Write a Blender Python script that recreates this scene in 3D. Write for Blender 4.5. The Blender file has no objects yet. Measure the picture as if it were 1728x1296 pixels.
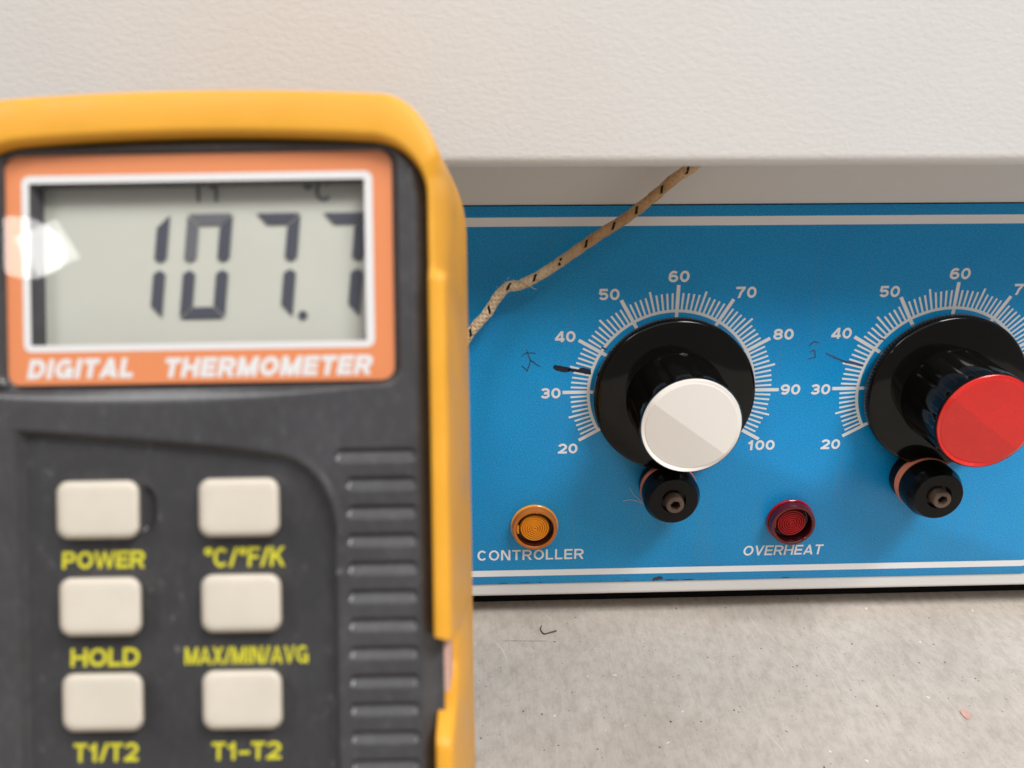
import bpy, bmesh, math, random
import numpy as np
from mathutils import Vector, Matrix
random.seed(7)
MM = 0.001
ZB = 77.5                      # oven coordinates: z = 0 at the first dial's centre, bench top at z = -77.5 mm
scene = bpy.context.scene
C = scene.collection

# ------------------------------------------------------------------ camera
CAM = Vector((-53.261, -222.786, 88.560))
YAW, PITCH = 0.035505, 0.367446
fwd = Vector((math.sin(YAW)*math.cos(PITCH), math.cos(YAW)*math.cos(PITCH), -math.sin(PITCH)))
right = Vector((math.cos(YAW), -math.sin(YAW), 0.0))
up = right.cross(fwd)
cam = bpy.data.cameras.new("camera")
cam.sensor_width = 36.0
cam.lens = 36.0*1429.49/1728.0
cam.clip_start = 0.005
cam.clip_end = 20.0
cam.dof.use_dof = True
cam.dof.focus_distance = 0.252
cam.dof.aperture_fstop = 15.0
cam_ob = bpy.data.objects.new("camera", cam)
C.objects.link(cam_ob)
M = Matrix((right, up, -fwd)).transposed().to_4x4()
M.translation = Vector((CAM.x, CAM.y, CAM.z + ZB))*MM
cam_ob.matrix_world = M
scene.camera = cam_ob

# ------------------------------------------------------------------ room light
w = bpy.data.worlds.new("World")
scene.world = w
w.use_nodes = True
bg = w.node_tree.nodes["Background"]
bg.inputs[0].default_value = (1.0, 0.975, 0.95, 1)
bg.inputs[1].default_value = 0.27

def area(name, target, direction, dist, sx, sy, power, color, shape='RECTANGLE'):
    l = bpy.data.lights.new(name, 'AREA')
    l.shape = shape
    l.size, l.size_y = sx, sy
    l.energy = power
    l.color = color
    o = bpy.data.objects.new(name, l)
    C.objects.link(o)
    d = Vector(direction).normalized()
    t = Vector((target[0], target[1], target[2] + ZB))*MM
    o.location = t + d*dist
    o.rotation_euler = d.to_track_quat('Z', 'Y').to_euler()
    return o

area("ceiling_fill", (0, -20, 0), (0.10, -0.50, 0.86), 1.8, 1.9, 1.2, 8.0, (1.0, 0.985, 0.97))  # broad fill light added overhead in place of some world light
area("ceiling_lamp", (20, -20, 0), (0.42, -0.43, 0.87), 1.5, 0.70, 0.26, 20.5, (1.0, 0.985, 0.965))
area("ceiling_lamp", (20, -20, 0), (-0.60, -0.46, 0.93), 1.9, 0.30, 0.8, 10.5, (1.0, 0.99, 0.975))
area("window_lamp", (-120.8, -96.8, 62.5), (-0.5219, -0.7327, 0.4369), 1.5, 0.128, 0.100, 0.42, (1.0, 0.985, 0.96), 'ELLIPSE')
wl = area("window_lamp", (-117.2, -97.0, 62.5), (-0.5028, -0.7427, 0.4423), 1.499, 0.072, 0.072, 0.16, (1.0, 0.985, 0.96))
wl.rotation_euler = (wl.rotation_euler.to_quaternion() @ Matrix.Rotation(math.radians(42), 3, 'Z').to_quaternion()).to_euler()

scene.view_settings.view_transform = 'Standard'
scene.view_settings.look = 'None'
scene.view_settings.exposure = 0.0
scene.view_settings.gamma = 1.0
scene.view_settings.use_curve_mapping = False
scene.render.engine = 'CYCLES'
scene.cycles.use_denoising = True
scene.cycles.max_bounces = 10
scene.cycles.transparent_max_bounces = 12
scene.cycles.caustics_reflective = False

# ------------------------------------------------------------------ materials
def new_mat(name, color, rough=0.5, spec=0.5, metal=0.0, coat=0.0, trans=0.0, sss=0.0):
    m = bpy.data.materials.new(name)
    m.use_nodes = True
    b = m.node_tree.nodes["Principled BSDF"]
    b.inputs["Base Color"].default_value = (*color, 1)
    b.inputs["Roughness"].default_value = rough
    b.inputs["Specular IOR Level"].default_value = spec
    b.inputs["Metallic"].default_value = metal
    b.inputs["Coat Weight"].default_value = coat
    b.inputs["Transmission Weight"].default_value = trans
    b.inputs["IOR"].default_value = 1.49
    if sss:
        b.inputs["Subsurface Weight"].default_value = sss
        b.inputs["Subsurface Radius"].default_value = (1, .6, .4)
        b.inputs["Subsurface Scale"].default_value = 0.0015
    return m, m.node_tree.nodes, m.node_tree.links, b

def node(ns, t, **kw):
    n = ns.new(t)
    for k, v in kw.items():
        if k in n.inputs:
            n.inputs[k].default_value = v
        else:
            setattr(n, k, v)
    return n

def ramp(ns, stops, interp='LINEAR'):
    r = ns.new("ShaderNodeValToRGB")
    r.color_ramp.interpolation = interp
    e = r.color_ramp.elements
    while len(e) < len(stops):
        e.new(0.5)
    for k, (p, c) in enumerate(stops):
        e[k].position = p
        e[k].color = (*c, 1) if len(c) == 3 else c
    return r

def mix(ns, ls, fac, a, b, mode='MIX'):
    m = ns.new("ShaderNodeMix")
    m.data_type = 'RGBA'
    m.blend_type = mode
    m.clamp_result = False
    for inp, v in ((m.inputs[0], fac), (m.inputs[6], a), (m.inputs[7], b)):
        if hasattr(v, 'is_output') or isinstance(v, bpy.types.NodeSocket):
            ls.new(v, inp)
        elif isinstance(v, (int, float)):
            inp.default_value = v
        else:
            inp.default_value = (*v, 1)
    return m.outputs[2]

def bump(ns, ls, height, b, strength, dist, normal=None):
    n = node(ns, "ShaderNodeBump")
    n.inputs["Strength"].default_value = strength
    n.inputs["Distance"].default_value = dist
    ls.new(height, n.inputs["Height"])
    if normal:
        ls.new(normal, n.inputs["Normal"])
    if b is not None:
        ls.new(n.outputs[0], b.inputs["Normal"])
    return n.outputs[0]

def coords(ns, ls, scale=(1, 1, 1)):
    tc = ns.new("ShaderNodeTexCoord")
    mp = ns.new("ShaderNodeMapping")
    mp.inputs["Scale"].default_value = scale
    ls.new(tc.outputs["Object"], mp.inputs[0])
    return mp.outputs[0]

def noise(ns, ls, vec, scale, detail=3.0, rough=0.55):
    n = node(ns, "ShaderNodeTexNoise", Scale=scale, Detail=detail, Roughness=rough)
    ls.new(vec, n.inputs["Vector"])
    return n.outputs["Fac"]

def paint_mat():
    m, ns, ls, b = new_mat("textured_cream_paint", (.68, .65, .605), .42, .45)
    v = coords(ns, ls, (0.8, 1.0, 1.35))
    n1 = noise(ns, ls, v, 760, 2.0, .45)
    n2 = noise(ns, ls, v, 1500, 2, .5)
    a = bump(ns, ls, n1, None, 0.36, 0.00020)
    bump(ns, ls, n2, b, 0.25, 0.00012, a)
    n3 = noise(ns, ls, v, 14, 3, .6)
    r = ramp(ns, [(.3, (.755, .75, .742)), (.75, (.785, .780, .772))])
    ls.new(n3, r.inputs[0])
    ls.new(r.outputs[0], b.inputs["Base Color"])
    return m

def blue_mat():
    m, ns, ls, b = new_mat("blue_panel_film", (.016, .26, .52), .38, .45)
    v = coords(ns, ls)
    vs = coords(ns, ls, (1, 1, .25))
    g1 = noise(ns, ls, v, 2600, 2, .6)
    g2 = noise(ns, ls, vs, 3600, 1, .5)
    big = noise(ns, ls, v, 22, 4, .6)
    r = ramp(ns, [(.27, (.001, .195, .50)), (.5, (.003, .30, .68)), (.73, (.014, .42, .82))])
    ls.new(g1, r.inputs[0])
    r2 = ramp(ns, [(.32, (.80, .88, .92)), (.7, (1.06, 1.03, 1.0))])
    ls.new(big, r2.inputs[0])  # slow fading of the film
    col = mix(ns, ls, 1.0, r.outputs[0], r2.outputs[0], 'MULTIPLY')
    # faint grimy drip streaks below the stops
    sv = coords(ns, ls, (1, 1, .06))
    st = noise(ns, ls, sv, 260, 2, .5)
    r3 = ramp(ns, [(.60, (0, 0, 0)), (.80, (1, 1, 1))])
    ls.new(st, r3.inputs[0])
    mm = node(ns, "ShaderNodeMath", operation='MULTIPLY')
    ls.new(r3.outputs[0], mm.inputs[0])
    mm.inputs[1].default_value = .26
    col = mix(ns, ls, mm.outputs[0], col, (.12, .22, .33))
    ls.new(col, b.inputs["Base Color"])
    add = node(ns, "ShaderNodeMath", operation='ADD')
    ls.new(g1, add.inputs[0])
    ls.new(g2, add.inputs[1])
    bump(ns, ls, add.outputs[0], b, .35, .00009)
    return m

def bench_mat():
    m, ns, ls, b = new_mat("worn_stone_bench", (.4, .37, .33), .55, .35)
    v = coords(ns, ls)
    vd = ns.new("ShaderNodeMapping")
    vd.inputs["Rotation"].default_value = (0, 0, math.radians(-38))
    vd.inputs["Scale"].default_value = (1, .6, 1)
    ls.new(v, vd.inputs[0])
    d = vd.outputs[0]
    big = noise(ns, ls, v, 26, 5, .62)
    r = ramp(ns, [(.28, (.445, .397, .348)), (.5, (.51, .46, .41)), (.75, (.57, .522, .47))])
    ls.new(big, r.inputs[0])
    mid = noise(ns, ls, d, 330, 6, .72)
    r2 = ramp(ns, [(.30, (.79, .775, .76)), (.55, (1, 1, 1)), (.8, (1.10, 1.09, 1.07))])
    ls.new(mid, r2.inputs[0])
    col = mix(ns, ls, 1.0, r.outputs[0], r2.outputs[0], 'MULTIPLY')
    sp = noise(ns, ls, d, 1500, 3, .75)
    r3 = ramp(ns, [(.62, (0, 0, 0)), (.72, (1, 1, 1))])
    ls.new(sp, r3.inputs[0])
    k = node(ns, "ShaderNodeMath", operation='MULTIPLY')
    ls.new(r3.outputs[0], k.inputs[0]); k.inputs[1].default_value = .68
    col = mix(ns, ls, k.outputs[0], col, (.13, .105, .085))
    vs_ = ns.new("ShaderNodeMapping")
    vs_.inputs["Rotation"].default_value = (0, 0, math.radians(-17))
    vs_.inputs["Scale"].default_value = (1, .05, 1)
    ls.new(v, vs_.inputs[0])
    stn = noise(ns, ls, vs_.outputs[0], 1400, 3, .7)
    rs = ramp(ns, [(.30, (.93, .92, .91)), (.5, (1, 1, 1)), (.70, (1.03, 1.03, 1.03)), (.78, (1.16, 1.15, 1.13))])
    ls.new(stn, rs.inputs[0])
    col = mix(ns, ls, 1.0, col, rs.outputs[0], 'MULTIPLY')
    vo = node(ns, "ShaderNodeTexVoronoi", Scale=240.0)
    ls.new(v, vo.inputs["Vector"])
    r5 = ramp(ns, [(.05, (1, 1, 1)), (.10, (0, 0, 0))])
    ls.new(vo.outputs["Distance"], r5.inputs[0])
    sel = node(ns, "ShaderNodeMath", operation='GREATER_THAN')
    sepc = node(ns, "ShaderNodeSeparateColor")
    ls.new(vo.outputs["Color"], sepc.inputs[0])
    ls.new(sepc.outputs[0], sel.inputs[0]); sel.inputs[1].default_value = .62
    k2 = node(ns, "ShaderNodeMath", operation='MULTIPLY')
    ls.new(sel.outputs[0], k2.inputs[0]); ls.new(r5.outputs[0], k2.inputs[1])
    dk = mix(ns, ls, sepc.outputs[1], (.06, .05, .042), (.62, .59, .54))
    col = mix(ns, ls, k2.outputs[0], col, dk)
    ls.new(col, b.inputs["Base Color"])
    fine = noise(ns, ls, v, 900, 4, .6)
    bump(ns, ls, fine, b, .35, .0002)
    return m

def plastic(name, color, rough, spec=.5, grain=0, gdist=0.00005, vary=0.0, **kw):
    m, ns, ls, b = new_mat(name, color, rough, spec, **kw)
    v = coords(ns, ls)
    if grain:
        bump(ns, ls, noise(ns, ls, v, grain, 2, .5), b, .4, gdist)
    if vary:
        n = noise(ns, ls, v, 90, 5, .65)
        lo = tuple(max(0, c*(1-vary)) for c in color)
        hi = tuple(c*(1+vary) for c in color)
        r = ramp(ns, [(.3, lo), (.7, hi)])
        ls.new(n, r.inputs[0])
        ls.new(r.outputs[0], b.inputs["Base Color"])
        rr = ramp(ns, [(.35, (rough*.8,)*3), (.7, (min(1, rough*1.35),)*3)])
        ls.new(n, rr.inputs[0])
        ls.new(rr.outputs[0], b.inputs["Roughness"])
    return m

def scuffed_body(name, k, rough, white):
    m, ns, ls, b = new_mat(name, (.062*k, .061*k, .066*k), rough, .5)
    v = coords(ns, ls)
    mp = ns.new("ShaderNodeMapping")
    mp.inputs["Rotation"].default_value = (0, 0, math.radians(40))
    mp.inputs["Scale"].default_value = (1, .6, 1)
    ls.new(v, mp.inputs[0])
    n = noise(ns, ls, mp.outputs[0], 700, 3, .6)
    r = ramp(ns, [(.45, (.066*k, .065*k, .070*k)), (.66, (.078*k, .077*k, .082*k)), (.78, (white, white, white))])
    ls.new(n, r.inputs[0])
    n2 = noise(ns, ls, v, 60, 4, .6)
    r2 = ramp(ns, [(.3, (.85, .85, .85)), (.7, (1.15, 1.15, 1.15))])
    ls.new(n2, r2.inputs[0])
    ls.new(mix(ns, ls, 1.0, r.outputs[0], r2.outputs[0], 'MULTIPLY'), b.inputs["Base Color"])
    bump(ns, ls, noise(ns, ls, v, 2500, 1, .5), b, .3, .00006)
    return m

def glass_mat():
    m = bpy.data.materials.new("clear_window")
    m.use_nodes = True
    ns, ls = m.node_tree.nodes, m.node_tree.links
    ns.clear()
    out = ns.new("ShaderNodeOutputMaterial")
    t = ns.new("ShaderNodeBsdfTransparent")
    g = ns.new("ShaderNodeBsdfGlossy")
    g.inputs["Roughness"].default_value = .025
    f = ns.new("ShaderNodeFresnel")
    f.inputs[0].default_value = 1.5
    mx = ns.new("ShaderNodeMixShader")
    ge = ns.new("ShaderNodeNewGeometry")            # reflect at the outer face only
    inv = node(ns, "ShaderNodeMath", operation='SUBTRACT')
    inv.inputs[0].default_value = 1.0
    ls.new(ge.outputs["Backfacing"], inv.inputs[1])
    ml = node(ns, "ShaderNodeMath", operation='MULTIPLY')
    ls.new(f.outputs[0], ml.inputs[0]); ls.new(inv.outputs[0], ml.inputs[1])
    ls.new(ml.outputs[0], mx.inputs[0]); ls.new(t.outputs[0], mx.inputs[1]); ls.new(g.outputs[0], mx.inputs[2])
    ls.new(mx.outputs[0], out.inputs[0])
    return m

def braid_mat():
    m, ns, ls, b = new_mat("braided_fibre_sleeve", (.5, .35, .2), .8, .2)
    uv = ns.new("ShaderNodeUVMap")
    sep = ns.new("ShaderNodeSeparateXYZ")
    ls.new(uv.outputs[0], sep.inputs[0])
    hs = []
    for sgn in (1, -1):
        a = node(ns, "ShaderNodeMath", operation='MULTIPLY'); ls.new(sep.outputs[0], a.inputs[0]); a.inputs[1].default_value = 4200.0
        c = node(ns, "ShaderNodeMath", operation='MULTIPLY'); ls.new(sep.outputs[1], c.inputs[0]); c.inputs[1].default_value = sgn*2*math.pi*4
        s = node(ns, "ShaderNodeMath", operation='ADD'); ls.new(a.outputs[0], s.inputs[0]); ls.new(c.outputs[0], s.inputs[1])
        t = node(ns, "ShaderNodeMath", operation='SINE'); ls.new(s.outputs[0], t.inputs[0])
        hs.append(t.outputs[0])
    h = node(ns, "ShaderNodeMath", operation='MAXIMUM'); ls.new(hs[0], h.inputs[0]); ls.new(hs[1], h.inputs[1])
    bump(ns, ls, h.outputs[0], b, .6, .00022)
    v = coords(ns, ls)
    n = noise(ns, ls, v, 420, 4, .7)
    r = ramp(ns, [(.3, (.58, .45, .31)), (.5, (.74, .62, .46)), (.72, (.86, .76, .63))])
    ls.new(n, r.inputs[0])
    # heat-browned length close to the oven
    br = ramp(ns, [(0.0, (.95, .80, .62)), (.012, (.74, .55, .38)), (.035, (.70, .50, .34)), (.05, (.95, .86, .76)), (.2, (1, 1, 1))])
    ls.new(sep.outputs[0], br.inputs[0])
    ls.new(mix(ns, ls, 1.0, r.outputs[0], br.outputs[0], 'MULTIPLY'), b.inputs["Base Color"])
    return m

PAINT, BLUE, BENCH = paint_mat(), blue_mat(), bench_mat()
PRINT = plastic("white_print", (.84, .84, .85), .45, .4)
BLACK = plastic("glossy_black_plastic", (.004, .0038, .0035), .08, .28)
BLACKW = plastic("worn_black_plastic", (.004, .0038, .0035), .20, .20, vary=.3)
WHITECAP = plastic("ivory_cap", (.82, .795, .755), .32, .5)
REDCAP = plastic("red_cap", (.62, .022, .018), .25, .5, vary=.08)
COPPER = plastic("red_fibre_washer", (.60, .19, .115), .6, .3, grain=2500, gdist=.0001, vary=.25)
RUST = plastic("rusty_steel", (.16, .11, .085), .5, .5, grain=1800, gdist=.0001, vary=.45, metal=.55)
PIT = plastic("dark_socket", (.006, .005, .005), .7, .2)
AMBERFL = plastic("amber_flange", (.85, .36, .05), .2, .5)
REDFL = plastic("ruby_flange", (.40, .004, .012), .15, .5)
AMBER = plastic("amber_lens", (.64, .18, .010), .04, .5, trans=.25, coat=.25)
AMBERIN = plastic("amber_core", (.80, .29, .012), .15, .5)
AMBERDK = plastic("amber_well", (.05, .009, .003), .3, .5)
RED = plastic("ruby_lens", (.13, .001, .004), .04, .5, trans=.25, coat=.25)
REDIN = plastic("ruby_core", (.33, .003, .005), .12, .5)
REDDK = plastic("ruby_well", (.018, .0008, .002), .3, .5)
RUBBER = plastic("black_rubber", (.007, .007, .007), .8, .15)
INK = plastic("faded_marker_ink", (.022, .022, .05), .55, .4, vary=.6)
INKF = plastic("rubbed_marker_ink", (.035, .085, .20), .5, .4, vary=.5)
GRIME = plastic("grime", (.05, .06, .075), .7, .3, vary=.5)
BODY = scuffed_body("charcoal_plastic", .85, .27, .10)
KEYPAD = scuffed_body("scuffed_keypad_film", .66, .30, .13)
YELLOW = plastic("yellow_rubber_holster", (.78, .37, .032), .42, .4, vary=.05, grain=2500, gdist=.00004)
ORANGE = plastic("orange_label", (.80, .27, .105), .4, .4)
LABELW = plastic("white_label_print", (.80, .79, .79), .4, .4)
LCDM = plastic("lcd_reflector", (.56, .565, .50), .45, .4, vary=.02)
SEG = plastic("lcd_segment", (.066, .070, .095), .45, .4)
SEGL = plastic("lcd_segment_fading", (.13, .135, .15), .45, .4)
CREAM = plastic("cream_rubber_key", (.655, .595, .51), .5, .4, sss=.15, vary=.045)
YTEXT = plastic("yellow_key_print", (.62, .58, .035), .5, .4)
PINK = plastic("pale_pink_plastic", (.62, .38, .31), .5, .4)
FLAKE = plastic("pink_paint_flake", (.60, .36, .31), .6, .3, vary=.2)
HAIR = plastic("brown_fibre", (.12, .085, .055), .6, .3)
FIBRE = plastic("pale_fibre", (.66, .60, .52), .7, .2)
SCR = plastic("pale_scratch", (.62, .59, .54), .6, .3)
SCRD = plastic("dark_scratch", (.17, .145, .12), .7, .3)
CRUMBD = plastic("dark_crumb", (.055, .042, .034), .7, .3)
CRUMBW = plastic("pale_crumb", (.72, .69, .64), .6, .3)
TRACER = plastic("black_tracer_thread", (.012, .014, .012), .7, .2)
BRAID = braid_mat()
GLASS = glass_mat()

# ------------------------------------------------------------------ mesh helpers
def tag(o, label=None, cat=None, group=None, kind=None):
    for k, v in (("label", label), ("category", cat), ("group", group), ("kind", kind)):
        if v:
            o[k] = v
    return o

def make(name, verts, faces, mat, parent=None, smooth=35.0, shift=None, uvs=None):
    """verts in mm (thing's own frame); parent's frame offset is taken away through shift (mm)"""
    me = bpy.data.meshes.new(name)
    s = shift if shift is not None else Vector((0, 0, 0))
    me.from_pydata([((v[0]-s[0])*MM, (v[1]-s[1])*MM, (v[2]-s[2])*MM) for v in verts], [], faces)
    me.materials.append(mat)
    if smooth:
        me.shade_smooth()
        me.set_sharp_from_angle(angle=math.radians(smooth))
    if uvs is not None:
        l = me.uv_layers.new(name="UVMap")
        for p in me.polygons:
            for li, vi in zip(p.loop_indices, p.vertices):
                l.data[li].uv = uvs[vi]
    me.update()
    o = bpy.data.objects.new(name, me)
    C.objects.link(o)
    if parent is not None:
        o.parent = parent
    return o

def empty(name, loc_mm=None, matrix=None):
    o = bpy.data.objects.new(name, None)
    o.empty_display_size = 0.01
    C.objects.link(o)
    if matrix is not None:
        o.matrix_world = matrix
    else:
        o.location = Vector(loc_mm)*MM
    return o

def loft(rings, closed=True, cap0=False, cap1=False):
    n = len(rings[0])
    V, F = [], []
    for r in rings:
        V += list(r)
    for k in range(len(rings)-1):
        for i in range(n if closed else n-1):
            j = (i+1) % n
            F.append((k*n+i, k*n+j, (k+1)*n+j, (k+1)*n+i))
    if cap0:
        F.append(tuple(reversed(range(n))))
    if cap1:
        b = (len(rings)-1)*n
        F.append(tuple(range(b, b+n)))
    return V, F

def revolve(prof, cx, cz, n=64, cap_end=True, cap_start=False, rfun=None):
    """profile of (radius, height off the panel) about an axis that points at the viewer (-y)"""
    rings = []
    for (r, h) in prof:
        ring = []
        for i in range(n):
            a = 2*math.pi*i/n
            rr = r if rfun is None else rfun(r, h, a)
            ring.append((cx+rr*math.cos(a), -h, cz+rr*math.sin(a)))
        rings.append(ring)
    return loft(rings, True, cap_start, cap_end)

def rrect(x0, x1, y0, y1, r, seg=6):
    pts = []
    for cx, cy, a0 in ((x1-r, y1-r, 0), (x0+r, y1-r, 90), (x0+r, y0+r, 180), (x1-r, y0+r, 270)):
        for k in range(seg+1):
            a = math.radians(a0+90*k/seg)
            pts.append((cx+r*math.cos(a), cy+r*math.sin(a)))
    return pts

def bm_box(x0, x1, y0, y1, z0, z1, bevels):
    """box with chosen edges rounded: bevels = [(test(midpoint), radius, segments)]"""
    bm = bmesh.new()
    bmesh.ops.create_cube(bm, size=1)
    for v in bm.verts:
        v.co = Vector((x0+(v.co.x+.5)*(x1-x0), y0+(v.co.y+.5)*(y1-y0), z0+(v.co.z+.5)*(z1-z0)))
    for test, rad, seg in bevels:
        es = [e for e in bm.edges if test((e.verts[0].co+e.verts[1].co)/2)]
        bmesh.ops.bevel(bm, geom=es, offset=rad, segments=seg, affect='EDGES', profile=.5)
    V = [tuple(v.co) for v in bm.verts]
    bm.verts.index_update()
    F = [tuple(v.index for v in f.verts) for f in bm.faces]
    bm.free()
    return V, F

# bold grotesque lettering drawn from strokes (cap height 1)
def glyph(ch, w, s):
    h = s/2
    L, R, B, T = h, w-h, h, 1-h
    def arc(cx, cy, rx, ry, a0, a1, n=14):
        return [(cx+rx*math.cos(math.radians(a0+(a1-a0)*k/n)), cy+ry*math.sin(math.radians(a0+(a1-a0)*k/n))) for k in range(n+1)]
    mid = .5
    if ch == 'C': return [arc(w/2, .5, w/2-h, .5-h, 40, 320, 22)]
    if ch == 'G': return [arc(w/2, .5, w/2-h, .5-h, 40, 318, 22), [(R+h, .44), (w*.52, .44)], [(R, .44), (R, 0)]]
    if ch in 'O0': return [arc(w/2, .5, w/2-h, .5-h, 0, 360, 28)]
    if ch == 'N': return [[(L, 0), (L, 1)], [(R, 0), (R, 1)], [(L*1.1, 1.06), (R*.99, -.06)]]
    if ch == 'T': return [[(0, T), (w, T)], [(w/2, 0), (w/2, T)]]
    if ch == 'I': return [[(w/2, 0), (w/2, 1)]]
    if ch == 'L': return [[(L, 0), (L, 1)], [(L, B), (w, B)]]
    if ch == 'E': return [[(L, 0), (L, 1)], [(L, B), (w, B)], [(L, T), (w, T)], [(L, mid), (w*.94, mid)]]
    if ch == 'F': return [[(L, 0), (L, 1)], [(L, T), (w, T)], [(L, mid), (w*.9, mid)]]
    if ch == 'H': return [[(L, 0), (L, 1)], [(R, 0), (R, 1)], [(L, mid), (R, mid)]]
    if ch in 'PR':
        m = .46
        out = [[(L, 0), (L, 1)], [(L, T), (w*.5, T)]+arc(w*.55, (T+m)/2, R-w*.55, (T-m)/2, 90, -90, 10)+[(w*.5, m), (L, m)]]
        if ch == 'R': out.append([(w*.5, m+.05), (R+.02, -.04)])
        return out
    if ch == 'D': return [[(L, 0), (L, 1)], [(L, T), (w*.42, T)]+arc(w*.44, .5, R-w*.44, .5-h, 90, -90, 14)+[(w*.42, B), (L, B)]]
    if ch == 'V': return [[(h*.7, 1.05), (w/2, h*.35), (w-h*.7, 1.05)]]
    if ch == 'A': return [[(h*.7, -.05), (w/2, 1-h*.35), (w-h*.7, -.05)], [(w*.24, .27), (w*.76, .27)]]
    if ch == 'W': return [[(h*.6, 1.05), (w*.27, h*.3), (w*.5, 1-h*.3), (w*.73, h*.3), (w-h*.6, 1.05)]]
    if ch == 'M': return [[(L, 0), (L, 1)], [(R, 0), (R, 1)], [(L, 1.0), (w/2, h*.5), (R, 1.0)]]
    if ch == 'K': return [[(L, 0), (L, 1)], [(L, .33), (R+h*.2, 1.06)], [(w*.42, .62), (R+h*.3, -.05)]]
    if ch == 'X': return [[(h*.8, -.05), (w-h*.8, 1.05)], [(h*.8, 1.05), (w-h*.8, -.05)]]
    if ch == '/': return [[(h*.4, -.06), (w-h*.4, 1.06)]]
    if ch == '-': return [[(0, .4), (w, .4)]]
    if ch == 'o': return [arc(w/2, 1-w*.5, w/2-h*.8, w/2-h*.8, 0, 360, 16)]
    if ch == '1': return [[(w*.62, 0), (w*.62, 1)], [(w*.62, .86), (w*.1, .66)]]
    if ch == '2': return [arc(w/2, 1-h-.24, w/2-h, .24, 165, -20, 12)+[(w*.62, .40), (L+.02, B)], [(0, B), (w, B)]]
    if ch == '3': return [arc(w/2, 1-h-.205, w/2-h*1.15, .205, 160, -90, 14)+[(w*.38, .51)], arc(w/2, h+.215, w/2-h, .215, 90, -160, 14)]
    if ch == '4': return [[(w*.74, 0), (w*.74, 1)], [(w*.70, 1-h*.6), (L*.9, .30)], [(0, .25), (w, .25)]]
    if ch == '5': return [[(w*.93, T), (w*.2, T), (w*.14, .50)], arc(w/2, h+.235, w/2-h, .235, 150, -155, 18)]
    if ch == '6': return [arc(w/2, h+.225, w/2-h, .225, 0, 360, 20), [(L, .32)]+arc(w*.53, .52, w*.53-h, .48-h, 175, 45, 12)]
    if ch == '7': return [[(0, T), (w*.98, T)], [(R*1.02, T), (w*.55, .5), (w*.34, -.03)]]
    if ch == '8': return [arc(w/2, 1-h-.19, w/2-h*1.2, .19, 0, 360, 20), arc(w/2, h+.21, w/2-h, .21, 0, 360, 20)]
    if ch == '9': return [arc(w/2, 1-h-.225, w/2-h, .225, 0, 360, 20), [(R, .68)]+arc(w*.47, .48, w*.53-h, .48-h, -5, -135, 12)]
    return []
GW = dict(I=.26, M=.92, W=1.08, L=.62, E=.68, F=.64, T=.70, O=.86, C=.80, G=.84, N=.78, H=.78, R=.78, P=.72, D=.78, V=.78, A=.82, K=.80, X=.78)
GW.update({'/': .42, '-': .55, 'o': .42, '1': .52, ' ': .4})

def clip01(poly):
    for k, sg, lim in ((1, 1, 0.0), (1, -1, 1.0)):
        out = []
        for a, b in zip(poly, poly[1:]+poly[:1]):
            ia, ib = (a[k]-lim)*sg >= -1e-9, (b[k]-lim)*sg >= -1e-9
            if ia: out.append(a)
            if ia != ib:
                t = (lim-a[k])/(b[k]-a[k])
                out.append((a[0]+(b[0]-a[0])*t, a[1]+(b[1]-a[1])*t))
        poly = out
        if len(poly) < 3: return []
    return poly

def text_mesh(txt, x0, x1, y0, y1, bold=.2, shear=0.0, gap=.13):
    """returns (points with a layer number, faces): strokes that cross lie on separate thin layers"""
    hh = y1-y0
    need = (x1-x0)/hh-abs(shear)
    base = sum(GW.get(c, .74) for c in txt)
    wf = (need-gap*(len(txt)-1))/base
    V, F = [], []
    x = 0.0
    for c in txt:
        gw = GW.get(c, .74)*wf
        for layer, pl in enumerate(glyph(c, gw, bold)):
            n = len(pl)
            closed = n > 3 and abs(pl[0][0]-pl[-1][0])+abs(pl[0][1]-pl[-1][1]) < 1e-6
            off = []
            for i in range(n):
                p = Vector(pl[i])
                a = Vector(pl[i-1]) if i else (Vector(pl[-2]) if closed else None)
                b = Vector(pl[i+1]) if i < n-1 else (Vector(pl[1]) if closed else None)
                t1 = (p-a).normalized() if a else None
                t2 = (b-p).normalized() if b else None
                if t1 is None: t1 = t2
                if t2 is None: t2 = t1
                n1, n2 = Vector((-t1.y, t1.x)), Vector((-t2.y, t2.x))
                m = (n1+n2).normalized()
                m = m/max(.35, m.dot(n1))
                off.append((p+m*bold/2, p-m*bold/2))
            for i in range(n-1):
                q = clip01([tuple(off[i][0]), tuple(off[i][1]), tuple(off[i+1][1]), tuple(off[i+1][0])])
                if len(q) >= 3:
                    b0 = len(V)
                    for (px, py) in q:
                        V.append((x0+(x+px+shear*py)*hh, y0+py*hh, layer))
                    F.append(tuple(range(b0, b0+len(q))))
        x += gw+gap
    return V, F

# ================================================================== the bench
bench_v, bench_f = bm_box(-420, 420, -330, 420, -40, 0, [(lambda m: m.y < -329 and m.z > -1, 6, 4)])
bench = make("bench_top", bench_v, bench_f, BENCH)
bench["kind"] = "structure"

def strip(pts, width, z, mat, name, parent, taper=True, axis='z', shift=None):
    """flat stroke along 2d points, tapering at its ends; lies just above a surface"""
    V, F = [], []
    n = len(pts)
    for i, p in enumerate(pts):
        a = Vector(pts[max(0, i-1)]); b = Vector(pts[min(n-1, i+1)])
        t = (b-a).normalized()
        nn = Vector((-t.y, t.x))
        wd = width*(.5 if not taper else .5*(0.45+0.55*math.sin(math.pi*(i+.5)/n)**.6))
        for s in (1, -1):
            q = Vector(p)+nn*wd*s
            V.append((q.x, q.y, z) if axis == 'z' else (q.x, z, q.y))
    for i in range(n-1):
        F.append((2*i, 2*i+1, 2*i+3, 2*i+2))
    return make(name, V, F, mat, parent, 0, shift)

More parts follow.
